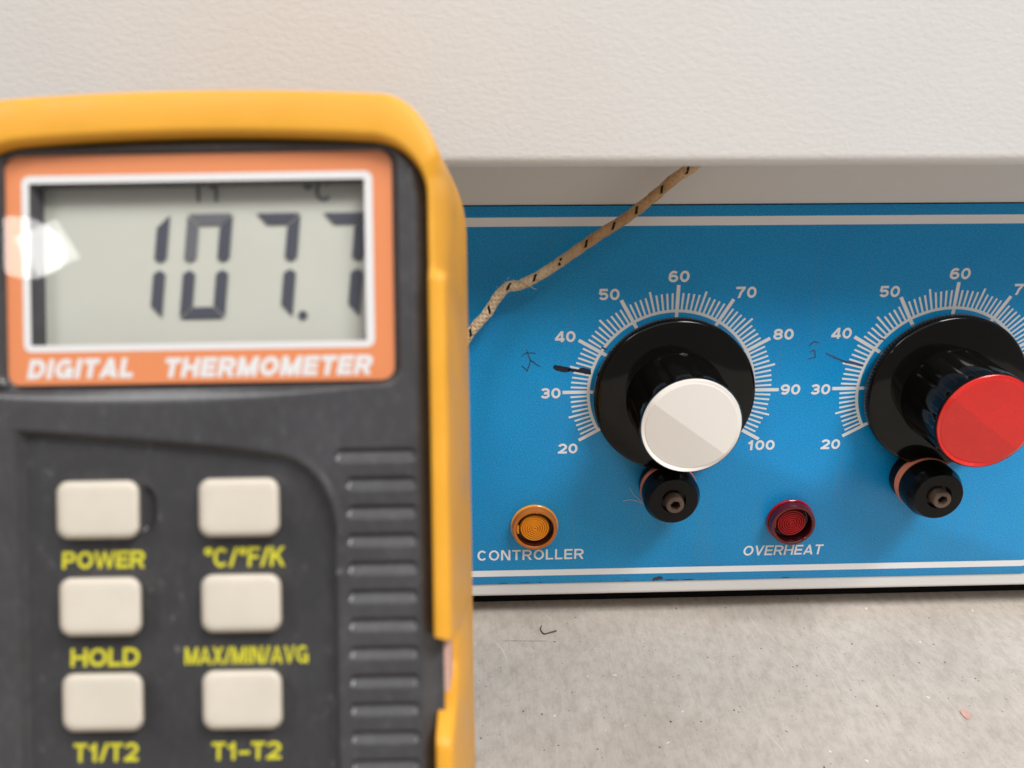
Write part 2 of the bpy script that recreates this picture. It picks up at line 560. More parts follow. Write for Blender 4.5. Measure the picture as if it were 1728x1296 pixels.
def dense(pts, k=4, jit=0.0):
    out = []
    for a, b in zip(pts[:-1], pts[1:]):
        for i in range(k):
            t = i/k
            out.append((a[0]+(b[0]-a[0])*t+random.uniform(-jit, jit), a[1]+(b[1]-a[1])*t+random.uniform(-jit, jit)))
    out.append(pts[-1])
    return out

for pts in ([(-51.7, -8.6), (-48.6, -13.9), (-47.4, -19.6)], [(-36.0, 5.7), (-32.7, -0.1)],  # bench marks here and below: from image pixels, then scaled about the camera
            [(33.4, -8.1), (34.8, -13.5)], [(36.5, -18.7), (37.7, -23.4)], [(44.2, -15.4), (44.5, -26.0)],
            [(51.0, -16.0), (52.3, -21.8)], [(46.5, -24.4), (47.8, -28.9)], [(45.2, -30.2), (45.2, -36.0)],
            [(48.5, -40.9), (48.7, -44.4)], [(20.7, -51.5), (22.4, -56.0)], [(56.6, -3.7), (59.7, -8.7)], [(30.2, -0.4), (31.5, -9.2)]):
    strip(dense(pts, 6, .05), .26, .04, SCR, "scratch", bench)
for pts in ([(-42.7, -10.0), (-34.9, -10.3)], [(-48.3, -9.8), (-42.7, -9.9)]):
    strip(dense(pts, 6, .04), .22, .04, SCRD, "scratch", bench)

def crumbs():
    V, F = [], []
    def bit(x, y, s):
        b = len(V)
        k = 6
        e = random.uniform(.6, 1.7)
        a0 = random.uniform(0, 6.28)
        ring = []
        for i in range(k):
            a = 2*math.pi*i/k
            rx, ry = s*e*math.cos(a)*random.uniform(.7, 1.1), s/e*math.sin(a)*random.uniform(.7, 1.1)
            ring.append((x+rx*math.cos(a0)-ry*math.sin(a0), y+rx*math.sin(a0)+ry*math.cos(a0)))
        for q in ring:
            V.append((q[0], q[1], .01))
        V.append((x, y, s*.55))
        for i in range(k):
            F.append((b+i, b+(i+1) % k, b+k))
    return V, F, bit

Vd, Fd, bit = crumbs()
for x, y in ((-6.0, -13.8), (-32.8, -10.7), (-4.4, -45.0), (13.8, -41.4), (14.9, -42.1), (1.7, -27.0), (57.4, -14.9), (81.2, -24.2),
             (86.9, -32.3), (86.5, -31.3), (63.7, -29.3), (60.8, -23.5), (74.6, -38.9), (28.6, -34.4), (25.5, -49.6), (-43.7, -39.8), (-39.0, -53.8), (-35.2, -52.3), (30.8, -61.9)):
    bit(x, y, random.uniform(.2, .34))
for _ in range(260):
    bit(random.uniform(-70, 125), random.uniform(-110, 2), random.uniform(.08, .2))
o = make("crumbs", Vd, Fd, CRUMBD, None, 60)
tag(o, "tiny dark crumbs scattered over the grey bench", "crumbs", kind="stuff")
Vd, Fd, bit = crumbs()
for x, y in ((-6.6, -52.4), (-0.3, -41.3), (-16.6, -26.2), (-35.3, -41.6), (-24.5, -26.3), (69.3, 2.4), (103.1, 0.3), (78.6, -14.6), (34.3, -56.7), (42.4, -60.2), (69.2, -38.3)):
    bit(x, y, random.uniform(.35, .55))
for _ in range(120):
    bit(random.uniform(-70, 125), random.uniform(-110, 2), random.uniform(.08, .2))
o = make("crumbs", Vd, Fd, CRUMBW, None, 60)
tag(o, "tiny pale crumbs scattered over the grey bench", "crumbs", kind="stuff")

def tube(pts, rad, n=8, name="fibre", mat=None, parent=None, shift=None):
    P = [Vector(p) for p in pts]
    rings = []
    for i, p in enumerate(P):
        t = (P[min(i+1, len(P)-1)]-P[max(i-1, 0)]).normalized()
        s = t.cross(Vector((0.9, 3.6, .97))).normalized()
        u = s.cross(t)
        r = rad if not callable(rad) else rad(i/(len(P)-1))
        rings.append([tuple(p+(s*math.cos(2*math.pi*k/n)+u*math.sin(2*math.pi*k/n))*r) for k in range(n)])
    V, F = loft(rings, True, True, True)
    return make(name, V, F, mat, parent, 60, shift)

def catmull(P, k=8):
    P = [Vector(p) for p in P]
    out = []
    for i in range(len(P)-1):
        p0, p1, p2, p3 = P[max(0, i-1)], P[i], P[i+1], P[min(len(P)-1, i+2)]
        for j in range(k):
            t = j/k
            out.append(.5*((2*p1)+(p2-p0)*t+(2*p0-5*p1+4*p2-p3)*t*t+(3*p1-p0-3*p2+p3)*t**3))
    out.append(P[-1])
    return out

h = tube(catmull([(-36.1, -2.9, .25), (-36.6, -4.8, .28), (-35.7, -7.0, .25), (-33.7, -6.5, .3), (-31.8, -5.7, .25)], 6),
         lambda t: .13+.14*t, 6, "curled_fibre", HAIR)
tag(h, "small brown curled fibre lying on the bench by the oven", "fibre")
fl = [(75.0, -44.2), (76.2, -43.2), (76.8, -43.7), (77.1, -45.3), (76.4, -46.9), (75.4, -47.2), (74.9, -45.7)]
cxy = (sum(p[0] for p in fl)/7, sum(p[1] for p in fl)/7)
V, F = loft([[(x, y, .02) for x, y in fl], [(x, y, .30) for x, y in fl],
             [(cxy[0]+(x-cxy[0])*.7, cxy[1]+(y-cxy[1])*.7, .22) for x, y in fl]], True, True, True)
tag(make("paint_flake", V, F, FLAKE), "pink oval paint flake lying on the grey bench", "flake")

# ================================================================== the oven
OV = Vector((-30, 150, -ZB))
oven = empty("laboratory_oven", OV + Vector((0, 0, ZB)))
tag(oven, "cream laboratory oven with blue control panel and two dials", "oven")
def op(name, V, F, mat, parent=oven, smooth=35.0):
    return make(name, V, F, mat, parent, smooth, OV if parent is oven else Vector((0, 0, 0)))
XL, XR, YB = -215, 150, 310
V, F = bm_box(XL, XR, -30, YB, 65.6, 330, [(lambda m: m.y < -29 or abs(m.x-XL) < 1 and m.z < 69 or abs(m.x-XR) < 1 and m.z < 69, 3.0, 6)])
op("upper_housing", V, F, PAINT)
V, F = bm_box(XL+3, XR-3, .35, YB-2, -68.9, 70, [(lambda m: m.y < 1 and m.z < 60, 1.8, 5)])
op("control_housing", V, F, PAINT)
for x in (-190, 125):
    for y in (35, 280):
        rings = [[(x+r*math.cos(a*math.pi/12), y+r*math.sin(a*math.pi/12), z) for a in range(24)] for r, z in ((9, -ZB), (11, -ZB+1), (11, -69.5), (10, -68.8))]
        V, F = loft(rings, True, True, True)
        op("foot", V, F, RUBBER)

V, F = bm_box(XL+8, XR-8, 10.5, YB-20, -ZB+.02, -68.5, [])
op("gap_shade_block", V, F, RUBBER)  # added black block: shuts out light and stands in for the gap's shade

# blue film panel with rounded corners, 0.35 mm thick
PX0, PX1, PZ0, PZ1 = -165.0, 121.4, -63.76, 52.42
out = rrect(PX0, PX1, PZ0, PZ1, 6)
mid = rrect(PX0+.06, PX1-.06, PZ0+.06, PZ1-.06, 6)
V, F = loft([[(x, .35, z) for x, z in out], [(x, .04, z) for x, z in out], [(x, 0, z) for x, z in mid]], True, False, True)
panel = op("control_panel", V, F, BLUE)
# dark edge line that shows along the top of the film
o1 = rrect(PX0-.15, PX1+.15, PZ0-.05, PZ1+.28, 6)
V, F = loft([[(x, .345, z) for x, z in o1], [(x, .22, z) for x, z in o1]], True, False, True)
op("panel_edge", V, F, PIT)

def sub(parent, name, V, F, mat, smooth=35.0):
    """sub-part: parent is already in the oven's frame, so verts are shifted by the oven origin only"""
    return make(name, V, F, mat, parent, smooth, OV)
def subflat(parent, name, V2, F, mat, y=-.03):
    return make(name, [(p[0], y-(.006*p[2] if len(p) > 2 else 0), p[1]) for p in V2], F, mat, parent, 0, OV)

# printed white border line
fo, fi = rrect(PX0+2.9, PX1-2.9, -60.88, 49.52, 3.4), rrect(PX0+5.15, PX1-5.15, -58.72, 47.12, 1.4)
n = len(fo)
subflat(panel, "border_line", fo+fi, [(i, (i+1) % n, n+(i+1) % n, n+i) for i in range(n)], PRINT)

def dial(cx, cz):
    V, F = [], []
    def bar(a, r0, r1, wd):
        a = math.radians(a)
        d = Vector((math.cos(a), math.sin(a))); t = Vector((-d.y, d.x))
        b = len(V)
        for rr, s in ((r0, -1), (r1, -1), (r1, 1), (r0, 1)):
            q = d*rr+t*s*wd/2
            V.append((cx+q.x, cz+q.y))
        F.append((b, b+1, b+2, b+3))
    N = 120
    for i in range(N+1):
        a = math.radians(210-240*i/N)
        for rr in (23.25, 24.1):
            V.append((cx+rr*math.cos(a), cz+rr*math.sin(a)))
    for i in range(N):
        F.append((2*i, 2*i+1, 2*i+3, 2*i+2))
    sc = subflat(panel, "dial_scale", V, F, PRINT, -.03)
    V, F = [], []
    for k in range(81):
        a = 210-3*k
        if k % 10 == 0:
            bar(a, 21.8, 31.0 if k else 30.0, 1.0)
        elif k % 5 == 0:
            bar(a, 23.6, 30.1, .60)
        else:
            bar(a, 23.6, 28.75, .56)
    subflat(sc, "tick_marks", V, F, PRINT, -.045)
    spots = {20: (-29.1, -17.6), 30: (-34.4, -.2), 40: (-30.6, 16.6), 50: (-18.9, 28.5), 60: (-.05, 33.35), 70: (18.75, 28.75), 80: (30.5, 16.6), 90: (34.4, 0), 100: (27.8, -17.45)}
    for v, (x, z) in spots.items():
        hw = 2.85 if v < 100 else 4.0
        T, TF = text_mesh(str(v), cx+x-hw, cx+x+hw, cz+z-1.6, cz+z+1.6, .215)
        subflat(sc, "numeral", T, TF, PRINT, -.03)
dial(0, 0)
dial(77.53, .11)
T, TF = text_mesh("CONTROLLER", -55.9, -23.4, -55.1, -51.5, .165, 0, .16)
subflat(panel, "lettering", T, TF, PRINT)
T, TF = text_mesh("OVERHEAT", 26.0, 51.0, -55.1, -51.6, .165, .08, .12)
subflat(panel, "lettering", T, TF, PRINT)

# marker strokes and grime on the film
def ink(pts, wd, mat, y=-.05, jit=.12, name="marker_stroke"):
    o = strip(dense(pts, 5, jit), wd, y, mat, name, panel, True, 'y', OV)
    return o
ink([(-33.8, 7.8), (-31, 7.05), (-29, 6.75)], 1.7, INK)
ink([(-29.4, 6.75), (-26.2, 6.55)], .9, INK)
ink([(-26.7, 6.7), (-24.4, 6.35), (-23.1, 5.9)], 1.7, INK, -.06)
ink([(-20.5, 13.25), (-18.9, 12.75)], .5, INK, -.06)
ink([(-42.9, 10.8), (-41.4, 12.1), (-38.7, 11.75)], .30, INKF)
ink([(-41.4, 12.9), (-40.2, 9.75), (-37.5, 7.8)], .36, INKF)
ink([(-40.2, 9.6), (-41, 6.6), (-42.7, 8.2)], .34, INKF)
ink([(38.2, 12.9), (39.2, 14.3), (40.9, 14.0)], .4, INKF)
ink([(38.5, 11.2), (39.9, 12), (40.4, 9.7), (38.3, 9.2)], .38, INKF)
ink([(43.2, 10.8), (48.5, 8.4)], .55, INKF)
ink([(48, 8.6), (54.5, 6.9)], .8, INKF, -.06)
ink([(58.2, 15), (59.5, 14.55)], .4, INK, -.06)
ink([(-1.6, -63.2), (-.6, -62.9), (.6, -62.4), (1.6, -62.9)], 1.2, GRIME, -.05, .15, "grime_spot")
for k in range(9):
    x = random.uniform(-52, 60)
    ink([(x, -63.45), (x+random.uniform(1, 4), -63.4)], random.uniform(.15, .35), GRIME, -.05, .05, "grime_spot")
tube([(x-OV.x, -.25-OV.y, z-OV.z) for x, z in ((-12.1, -35.1), (-10, -34.7), (-7.9, -35.2), (-5.8, -36.3))], .07, 5, "lint_fibre", FIBRE, panel)
tube([(x-OV.x, -.25-OV.y, z-OV.z) for x, z in ((-10.5, -30.5), (-9, -33), (-6.5, -35.6))], .06, 5, "lint_fibre", FIBRE, panel)

def knob(cx, cz, capmat, label):
    kn = op("dial_knob", *revolve([(21.6, 1.6), (22.5, 2.0), (22.75, 2.8), (22.7, 4.6), (22.3, 5.3), (21.6, 5.55), (14, 6.3), (6, 6.3)], cx, cz, 128), BLACK, oven, 50)
    kn["label"] = label
    NF = 12
    def rf(r, h, a):
        if h < 7.2:
            return r
        s = abs(math.sin(NF*a/2+.4))
        return r - .38*(1-s)**1.6*min(1, (h-7.2)/1.2)*(1 if r > 13.4 else 0)
    prof = [(13.9, 6.2), (13.85, 7.1), (13.75, 7.6), (13.7, 8.4), (13.6, 12), (13.55, 17), (13.5, 21.5), (13.45, 24.0), (13.35, 24.55), (13.22, 24.8), (13.1, 24.75), (13.1, 23.6)]
    sub(kn, "fluted_grip", *revolve(prof, cx, cz, 288, False, False, rf), BLACK, 60)
    # coloured cap: chamfered rim, two facets that meet along a diagonal ridge
    ang = math.radians(-36.6)
    nx, nz = -math.sin(ang), math.cos(ang)           # towards the upper right facet
    n = 96
    def top(x, z):
        d = x*nx+z*nz+.7
        return 25.75-(d*.045 if d > 0 else -d*.12)
    rings = []
    for r, hh in ((13.05, 23.4), (13.05, 24.7), (13.01, 24.9), (12.9, 25.0)):
        rings.append([(cx+r*math.cos(2*math.pi*i/n), -hh, cz+r*math.sin(2*math.pi*i/n)) for i in range(n)])
    V, F = loft(rings)
    # inner faceted disc as a polar grid split on the ridge line
    for r in (12.1, 11.85):
        b = len(V)
        for i in range(n):
            a = 2*math.pi*i/n
            x, z = r*math.cos(a), r*math.sin(a)
            V.append((cx+x, -min(top(x, z)-(0.10 if r > 12 else 0), 25.7), cz+z))
        for i in range(n):
            j = (i+1) % n
            F.append((b-n+i, b-n+j, b+j, b+i))
    ring0 = len(V)-n
    pos = [i for i in range(n) if (11.85*math.cos(2*math.pi*i/n)*nx+11.85*math.sin(2*math.pi*i/n)*nz+.7) > 0]
    # rotate so that pos is contiguous
    st = next(i for i in pos if (i-1) % n not in pos)
    up_ids = [ring0+(st+k) % n for k in range(len(pos))]
    dn_ids = [ring0+(st+len(pos)+k) % n for k in range(n-len(pos))]
    def ridge(a, b_):
        A, B = Vector(V[a]), Vector(V[b_])
        da = (A.x-cx)*nx+(A.z-cz)*nz+.7; db = (B.x-cx)*nx+(B.z-cz)*nz+.7
        t = da/(da-db)
        q = A+(B-A)*t
        V.append((q.x, -25.75, q.z))
        return len(V)-1
    r1 = ridge(up_ids[-1], dn_ids[0]); r2 = ridge(up_ids[0], dn_ids[-1])
    F.append(tuple(up_ids+[r1, r2])); F.append(tuple([r1]+dn_ids+[r2]))
    sub(kn, "cap", V, F, capmat, 3)
    return kn
knob(0, 0, WHITECAP, "black fluted dial knob with ivory cap")
knob(77.53, .11, REDCAP, "black fluted dial knob with red cap")

def stop(cx, cz, k):
    """clamp that locks the dial's skirt"""
    st = op("dial_stop", *revolve([(7.7, 0), (8.1, .4), (8.1, 3.0*k), (7.9, 3.3*k), (7.0, 3.4*k)], cx, cz, 64), BLACKW, oven, 30)
    sub(st, "washer", *revolve([(7.0, 3.1*k), (8.2, 3.25*k), (8.35, 4.2*k), (8.2, 5.15*k), (7.0, 5.3*k)], cx, cz, 64), COPPER, 40)
    sub(st, "clamp_cap", *revolve([(7.0, 5.0*k), (7.95, 5.15*k), (8.15, 5.5*k), (8.15, 9.0*k), (8.0, 9.5*k), (7.0, 11.4*k), (6.85, 11.5*k), (3.6, 11.5*k), (3.5, 11.3*k), (3.5, 10.2*k), (1, 10.2*k)], cx, cz, 64), BLACKW, 22)
    ht = 10.2*k
    n = 48
    rings = []
    for r, hh in ((2.55, ht), (2.6, ht+3.2), (2.45, ht+3.55), (2.2, ht+3.65)):
        rings.append([(cx+r*math.cos(2*math.pi*i/n), -hh, cz+r*math.sin(2*math.pi*i/n)) for i in range(n)])
    def hexr(a):
        s = math.pi/3
        return 1.28/math.cos(((a+.2) % s)-s/2)
    for hh, s in ((ht+3.66, 1), (ht+1.2, .98)):
        rings.append([(cx+s*hexr(2*math.pi*i/n)*math.cos(2*math.pi*i/n), -hh, cz+s*hexr(2*math.pi*i/n)*math.sin(2*math.pi*i/n)) for i in range(n)])
    V, F = loft(rings)
    sc = sub(st, "socket_screw", V, F, RUST, 40)
    sub(st, "hex_socket", [(cx+1.35*math.cos(a*math.pi/6), -ht-1.9, cz+1.35*math.sin(a*math.pi/6)) for a in range(12)], [tuple(range(12))], PIT, 0)
    return st
stop(.3, -29.3, 1.0)
stop(75.6, -27.9, 1.22)

def lamp(cx, cz, m_fl, m_out, m_in, m_dk, tall, label):
    lp = op("indicator_lamp", *revolve([(6.5, .75), (6.75, .9), (6.72, tall-.35), (6.6, tall-.08), (6.35, tall), (5.85, tall-.02), (5.65, tall-.2)], cx, cz, 72, False), m_out, oven, 30)
    lp["label"] = label
    sub(lp, "flange", *revolve([(7.0, 0), (7.15, .2), (7.15, .7), (7.0, .85), (6.5, .85)], cx, cz, 72, False), m_fl, 30)  # brighter flange colour carries the lit, translucent look of the rim
    sub(lp, "inner_wall", *revolve([(5.65, tall-.2), (5.5, tall-.5), (5.3, .6), (4.6, .35)], cx, cz, 72, False), m_dk, 30)  # near-black colour here and on the well stands for shade in the hollow
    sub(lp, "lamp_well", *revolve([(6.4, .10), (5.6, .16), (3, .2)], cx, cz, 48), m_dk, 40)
    prof = [(4.45, .3), (4.4, 1.5)]
    r = 4.3
    while r > .5:
        prof += [(r, 1.6+.3*(1-r/4.2)), (r-.18, 1.95+.3*(1-r/4.2)), (r-.42, 1.95+.3*(1-r/4.2)), (r-.58, 1.55+.3*(1-r/4.2))]
        r -= .68
    sub(lp, "ringed_lens", *revolve(prof, cx, cz, 64), m_in, 20)
    V, F = bm_box(cx-5.4, cx-4.7, -1.9, -.3, cz-1.7, cz+.6, [])
    sub(lp, "retaining_lug", V, F, m_in, 25)
    return lp
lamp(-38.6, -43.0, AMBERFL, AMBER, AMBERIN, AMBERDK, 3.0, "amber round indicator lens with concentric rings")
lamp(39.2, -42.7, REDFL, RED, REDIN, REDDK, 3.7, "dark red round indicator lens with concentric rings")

# ================================================================== thermocouple wire
wp = [(2.2, -7.5, 66.4), (.2, -6.5, 63.3), (-4.2, -6, 60.3), (-9.2, -6, 55.9), (-15.8, -6, 50.6), (-23.2, -6, 45.85), (-30.8, -6, 40.5), (-37.6, -6, 35.9),
      (-43.1, -5.5, 32.9), (-46.6, -5.2, 32.2), (-49.3, -5.6, 29.7), (-52.4, -6, 25.0), (-55.7, -6.2, 21.3), (-60, -7, 15), (-68, -12, 2), (-78, -24, -22), (-88, -45, -50), (-92, -66, -66), (-96, -84, -62)]
P = catmull(wp, 10)
WR = 1.38
WO = Vector((-60, -20, -ZB))
wire = empty("thermocouple_wire", WO + Vector((0, 0, ZB)))
tag(wire, "braided tan wire with black flecks running slantwise across the blue panel", "wire")
n = 20
rings, uvs, L = [], [], 0.0
arc = [0.0]
for i in range(1, len(P)):
    arc.append(arc[-1]+(P[i]-P[i-1]).length)
frames = []
for i, p in enumerate(P):
    t = (P[min(i+1, len(P)-1)]-P[max(i-1, 0)]).normalized()
    view = (CAM-p).normalized()
    s = t.cross(view).normalized()
    u = s.cross(t)
    frames.append((t, s, u))
    rr = WR*(1+.05*math.sin(arc[i]*1.3)+.03*math.sin(arc[i]*3.1))
    rings.append([tuple(p+(s*math.cos(2*math.pi*k/n)-u*math.sin(2*math.pi*k/n))*rr) for k in range(n)])
    uvs += [(arc[i]*MM, k/n) for k in range(n)]
V, F = loft(rings, True, True, True)
make("braided_sleeve", V, F, BRAID, wire, 80, WO, uvs)
d = 6.0
while d < arc[-1]-25:
    i = min(range(len(arc)), key=lambda k: abs(arc[k]-d))
    t, s, u = frames[i]
    p = P[i]
    V = []
    for a, b in ((-1.2, -.60), (-.40, -.75), (1.25, .50), (.45, .72)):
        for r0 in (WR-.15, WR+.20):
            ang = b/WR
            V.append(tuple(p+t*a*.85+(u*math.cos(ang)+s*math.sin(ang)*-1)*r0))
    F = [(1, 3, 5, 7), (0, 6, 4, 2), (0, 2, 3, 1), (2, 4, 5, 3), (4, 6, 7, 5), (6, 0, 1, 7)]
    make("tracer_fleck", V, F, TRACER, wire, 0, WO)
    d += 7.75+random.uniform(-.3, .3)
for (a, b_, c_) in (((-46.4, -6.6, 33.2), (-46.8, -7.2, 34.6), (-46.3, -7.4, 35.4)), ((-48.6, -6.8, 31.3), (-49.4, -7.2, 32.4), (-49.5, -7.3, 33.0)),
                    ((-47.4, -6.8, 32.6), (-47.2, -7.4, 33.6), (-47.7, -7.6, 34.5)), ((-45.4, -6.8, 33.2), (-45.0, -7.2, 34.2), (-45.3, -7.4, 34.9)),
                    ((-43.0, -6.6, 33.9), (-43.4, -7, 34.7), (-42.9, -7.2, 35.1)), ((-41.0, -6.8, 33.0), (-40.0, -7, 32.2), (-39.2, -7.2, 32.0))):
    tube([tuple(Vector(q)-WO) for q in catmull([a, b_, c_], 3)], .05, 5, "loose_fibre", FIBRE, wire)

# ================================================================== digital thermometer
DD = 124.0
rot = math.radians(.95)
Ud = right*math.cos(rot)+up*math.sin(rot)
Vd_ = -right*math.sin(rot)+up*math.cos(rot)
Wd = -fwd
O0 = CAM+fwd*DD                                   # point of the face plane on the lens axis
UC, VBOT, WBACK = -45.6, -115.1, -35.5
base = O0+Ud*UC+Vd_*VBOT+Wd*WBACK
Mt = Matrix((Ud, Vd_, Wd)).transposed().to_4x4()
Mt.translation = (base+Vector((0, 0, ZB)))*MM
therm = empty("digital_thermometer", matrix=Mt)
tag(therm, "dark grey digital thermometer in a yellow holster reading 107.7", "thermometer")
TS = Vector((UC, VBOT, WBACK))
def tp(name, V, F, mat, parent=None, smooth=35.0):
    return make(name, V, F, mat, parent or therm, smooth, TS)
def S(u, v, w):
    k = (DD-w)/DD
    return (u*k, v*k, w)
def flat2(pts, w):
    return [S(p[0], p[1], w+(.006*p[2] if len(p) > 2 else 0)) for p in pts]

# ---- moulded front of the body as a fine relief
def sstep(x, a, b):
    t = np.clip((x-a)/(b-a), 0, 1)
    return t*t*(3-2*t)
def sd_rr(u, v, x0, x1, y0, y1, r):
    cx, cy, hx, hy = (x0+x1)/2, (y0+y1)/2, (x1-x0)/2-r, (y1-y0)/2-r
    qx, qy = np.abs(u-cx)-hx, np.abs(v-cy)-hy
    return np.hypot(np.maximum(qx, 0), np.maximum(qy, 0))+np.minimum(np.maximum(qx, qy), 0)-r
du = .3
us = np.arange(-80.7, -10.4, du)
vs = np.arange(-110.0, 39.4, du)
Ug, Vg = np.meshgrid(us, vs)
arch = .8*((Ug+45.6)/30.0)**2
H = np.zeros_like(Ug)
edge = -sd_rr(Ug, Vg+arch*(Vg > 0), -79.7, -11.5, -109.5, 37.9, 7.5)
H -= 2.4*(1-sstep(edge, -.2, 2.7))
lab = sd_rr(Ug, Vg+.35*arch*(Vg > 15), -74.4, -16.8, .7, 35.1, 2.2)
H = np.where(lab < 1.2, H+(-1.5-H)*(1-sstep(lab, .0, .55)), H)
# slope that runs up from the label's lower edge to the face below it
dip = 3.0*np.clip(1-((Ug+52)/36)**2, 0, 1)
band = sstep(Vg, .9-np.maximum(dip, .05), .9)
H = np.where((Vg < .9) & (Vg > -4) & (Ug < -16.8) & (Ug > -76), H-1.05*band*np.clip(dip, 0, 1), H)
# keypad recess
kx = np.array([-82, -75, -57.7, -40.4, -36, -33.5, -31, -29.2, -27.9, -27.1, -26.4, -26.15, -26.1])
ky = np.array([-5.0, -5.4, -6.8, -8.6, -9.35, -10.2, -11.5, -13.1, -15, -16.6, -20, -24, -28.])
top = np.interp(Ug, kx, ky)
side = -26.1-Ug
dk = np.minimum(np.minimum(top-Vg, side), Ug+73.1)
corner = np.hypot(np.maximum(Ug+36, 0)/9.9, np.maximum(Vg+22, 0)/12.65)
dk = np.where((Ug > -36) & (Vg > -22), (1-corner)*10.5, np.minimum(np.minimum(top-Vg, side), Ug+73.1))
dk = np.minimum(dk, Vg+104)
H -= 1.8*sstep(dk, -.2, 1.1)
H += .45*np.exp(-((dk+.55)/.5)**2)*sstep(-Vg, 9.5, 15)*(Ug > -34)*(Ug < -22)
# grip grooves
for k in range(22):
    vc = -10.65-4.14*k+.75
    x0 = -26.1 if k == 0 else -24.6
    g = sd_rr(Ug, Vg, x0, -14.2, vc-1.25, vc+1.0, 1.1)
    pr = np.clip((vc+1.0-Vg)/.55, 0, 1)*np.clip((Vg-(vc-1.3))/1.5, 0, 1)
    H -= .85*pr*sstep(-g, -.05, .5)
# pushed-in socket edge beside the first key
g = sd_rr(Ug, Vg, -66.8, -53.2, -21.2, -14.2, 2.4)
H -= np.where(Ug > -55.2, .9, 0)*sstep(-g, 0, .4)
# display well
lw = sd_rr(Ug, Vg, -70.6, -20.7, 6.4, 30.8, .3)
H = np.where(lw < .15, -5.2, H)
ny, nx_ = Ug.shape
verts = np.stack([Ug.ravel(), Vg.ravel(), H.ravel()], -1)
idx = np.arange(ny*nx_).reshape(ny, nx_)
faces = np.stack([idx[:-1, :-1].ravel(), idx[:-1, 1:].ravel(), idx[1:, 1:].ravel(), idx[1:, :-1].ravel()], -1)
faces = faces[(edge.ravel() > -.7)[faces].all(1)]
me = bpy.data.meshes.new("body")
me.vertices.add(len(verts)); me.vertices.foreach_set("co", ((verts-np.array(TS))*MM).ravel())
me.loops.add(faces.size); me.loops.foreach_set("vertex_index", faces.ravel())
me.polygons.add(len(faces)); me.polygons.foreach_set("loop_start", np.arange(0, faces.size, 4)); me.polygons.foreach_set("loop_total", np.full(len(faces), 4))
me.update(calc_edges=True)
me.materials.append(BODY)
me.materials.append(KEYPAD)
me.polygons.foreach_set("material_index", ((dk > .75).ravel()[faces].all(1)).astype(np.int32))
me.shade_smooth()
body = bpy.data.objects.new("body", me)
C.objects.link(body)
body.parent = therm
# sides and back of the body inside the holster
V, F = bm_box(-80.2, -11.0, -110, 38.6, -34.8, -6.2, [(lambda m: abs(m.z+20) < 5, 7, 5)])
tp("body_shell", V, F, BODY)

# ---- holster
def contour(hw, topv, arc_h, rx, ry, vb, rb):
    pts = []
    v0 = vb+rb
    v1 = topv-arc_h-ry
    ns_ = int(round((v1-v0)/.6))
    for i in range(ns_):
        pts.append((hw, v0+(v1-v0)*i/ns_))
    for i in range(16):
        a = math.pi/2*i/16
        pts.append((hw-rx+rx*math.cos(a), v1+ry*math.sin(a)))
    for i in range(13):
        x = (hw-rx)*(1-i/12)
        pts.append((x, topv-arc_h*(x/(hw-rx))**2))
    left = [(-x, y) for x, y in reversed(pts[:-1])]
    pts = pts+left
    # bottom
    for i in range(1, 7):
        a = math.pi/2*i/6
        pts.append((-hw+rb-rb*math.cos(a), vb+rb-rb*math.sin(a)))
    for i in range(1, 9):
        pts.append((-hw+rb+(2*hw-2*rb)*i/9, vb))
    for i in range(6):
        a = math.pi/2*i/6
        pts.append((hw-rb+rb*math.sin(a), vb+rb-rb*math.cos(a)))
    return pts, ns_
OUT, ns1 = contour(36.3, 43.35, .8, 9.6, 15.0, VBOT, 5)
# inner contour, resampled to match the outer one
INN, ns2 = contour(33.75, 36.95, .9, 9.0, 8.6, VBOT+2.5, 4)
# match the number of points along the straight sides
def resample(pts, ns_from, ns_to, hw, vb, rb):
    v0, v1 = pts[0][1], pts[ns_from][1]
    s = [(hw, v0+(v1-v0)*i/ns_to) for i in range(ns_to)]
    m = pts[ns_from:ns_from+16+13]
    half = s+m
    left = [(-x, y) for x, y in reversed(half[:-1])]
    return half+left+pts[-(6+8+6):]
INN = resample(INN, ns2, ns1, 33.75, VBOT, 4)
assert len(INN) == len(OUT), (len(INN), len(OUT))
N = len(OUT)
def st1(x, a, b):
    t = min(1, max(0, (x-a)/(b-a)))
    return t*t*(3-2*t)
prof = [[] for _ in range(10)]
for i in range(N):
    O, I = Vector(OUT[i]), Vector(INN[i])
    t = Vector(OUT[(i+1) % N])-Vector(OUT[(i-1) % N])
    nrm = Vector((t.y, -t.x)).normalized()
    v = O.y
    sidew = st1(abs(O.x), 33.5, 36.2)*(1 if v < 33 else 0)
    mids = sidew*(st1(v, 15.6, 16.9))                   # between the ledge and the corner
    Lw = 2.0+.5*sidew-.9*mids
    fl = .80-.45*mids
    sc = 0.0
    if O.x > 30 and v < 0:
        sc = st1(v, -52.5, -44.0) if v < -44 else 1.0-st1(v, -39.4, -36.7)
        sc = sc if v > -52.5 else 0
    Lw -= 13.5*sc
    drop = 5.0*mids
    def put(k, p, w_):
        prof[k].append((UC+p.x, p.y, w_))
    put(0, I, min(-4.2, Lw-5))
    put(1, I, Lw-.7)
    put(2, I+(O-I)*.06, Lw-.15)
    put(3, I+(O-I)*.16, Lw)
    put(4, I+(O-I)*fl, Lw-.1)
    put(5, I+(O-I)*(fl+(1-fl)*.65), Lw-.35-drop*.4)
    put(6, O+nrm*.05, Lw-1.2-drop)
    put(7, O+nrm*(.05+.8*min(1, (3.5+13.5*sc)/30)), Lw-3.5-drop)
    put(8, O+nrm*1.35, -32.5)
    put(9, O+nrm*.2, WBACK+.02)
V, F = loft(prof, True, False, True)
F = [tuple(reversed(f)) for f in F]
tp("holster", V, F, YELLOW, None, 50)
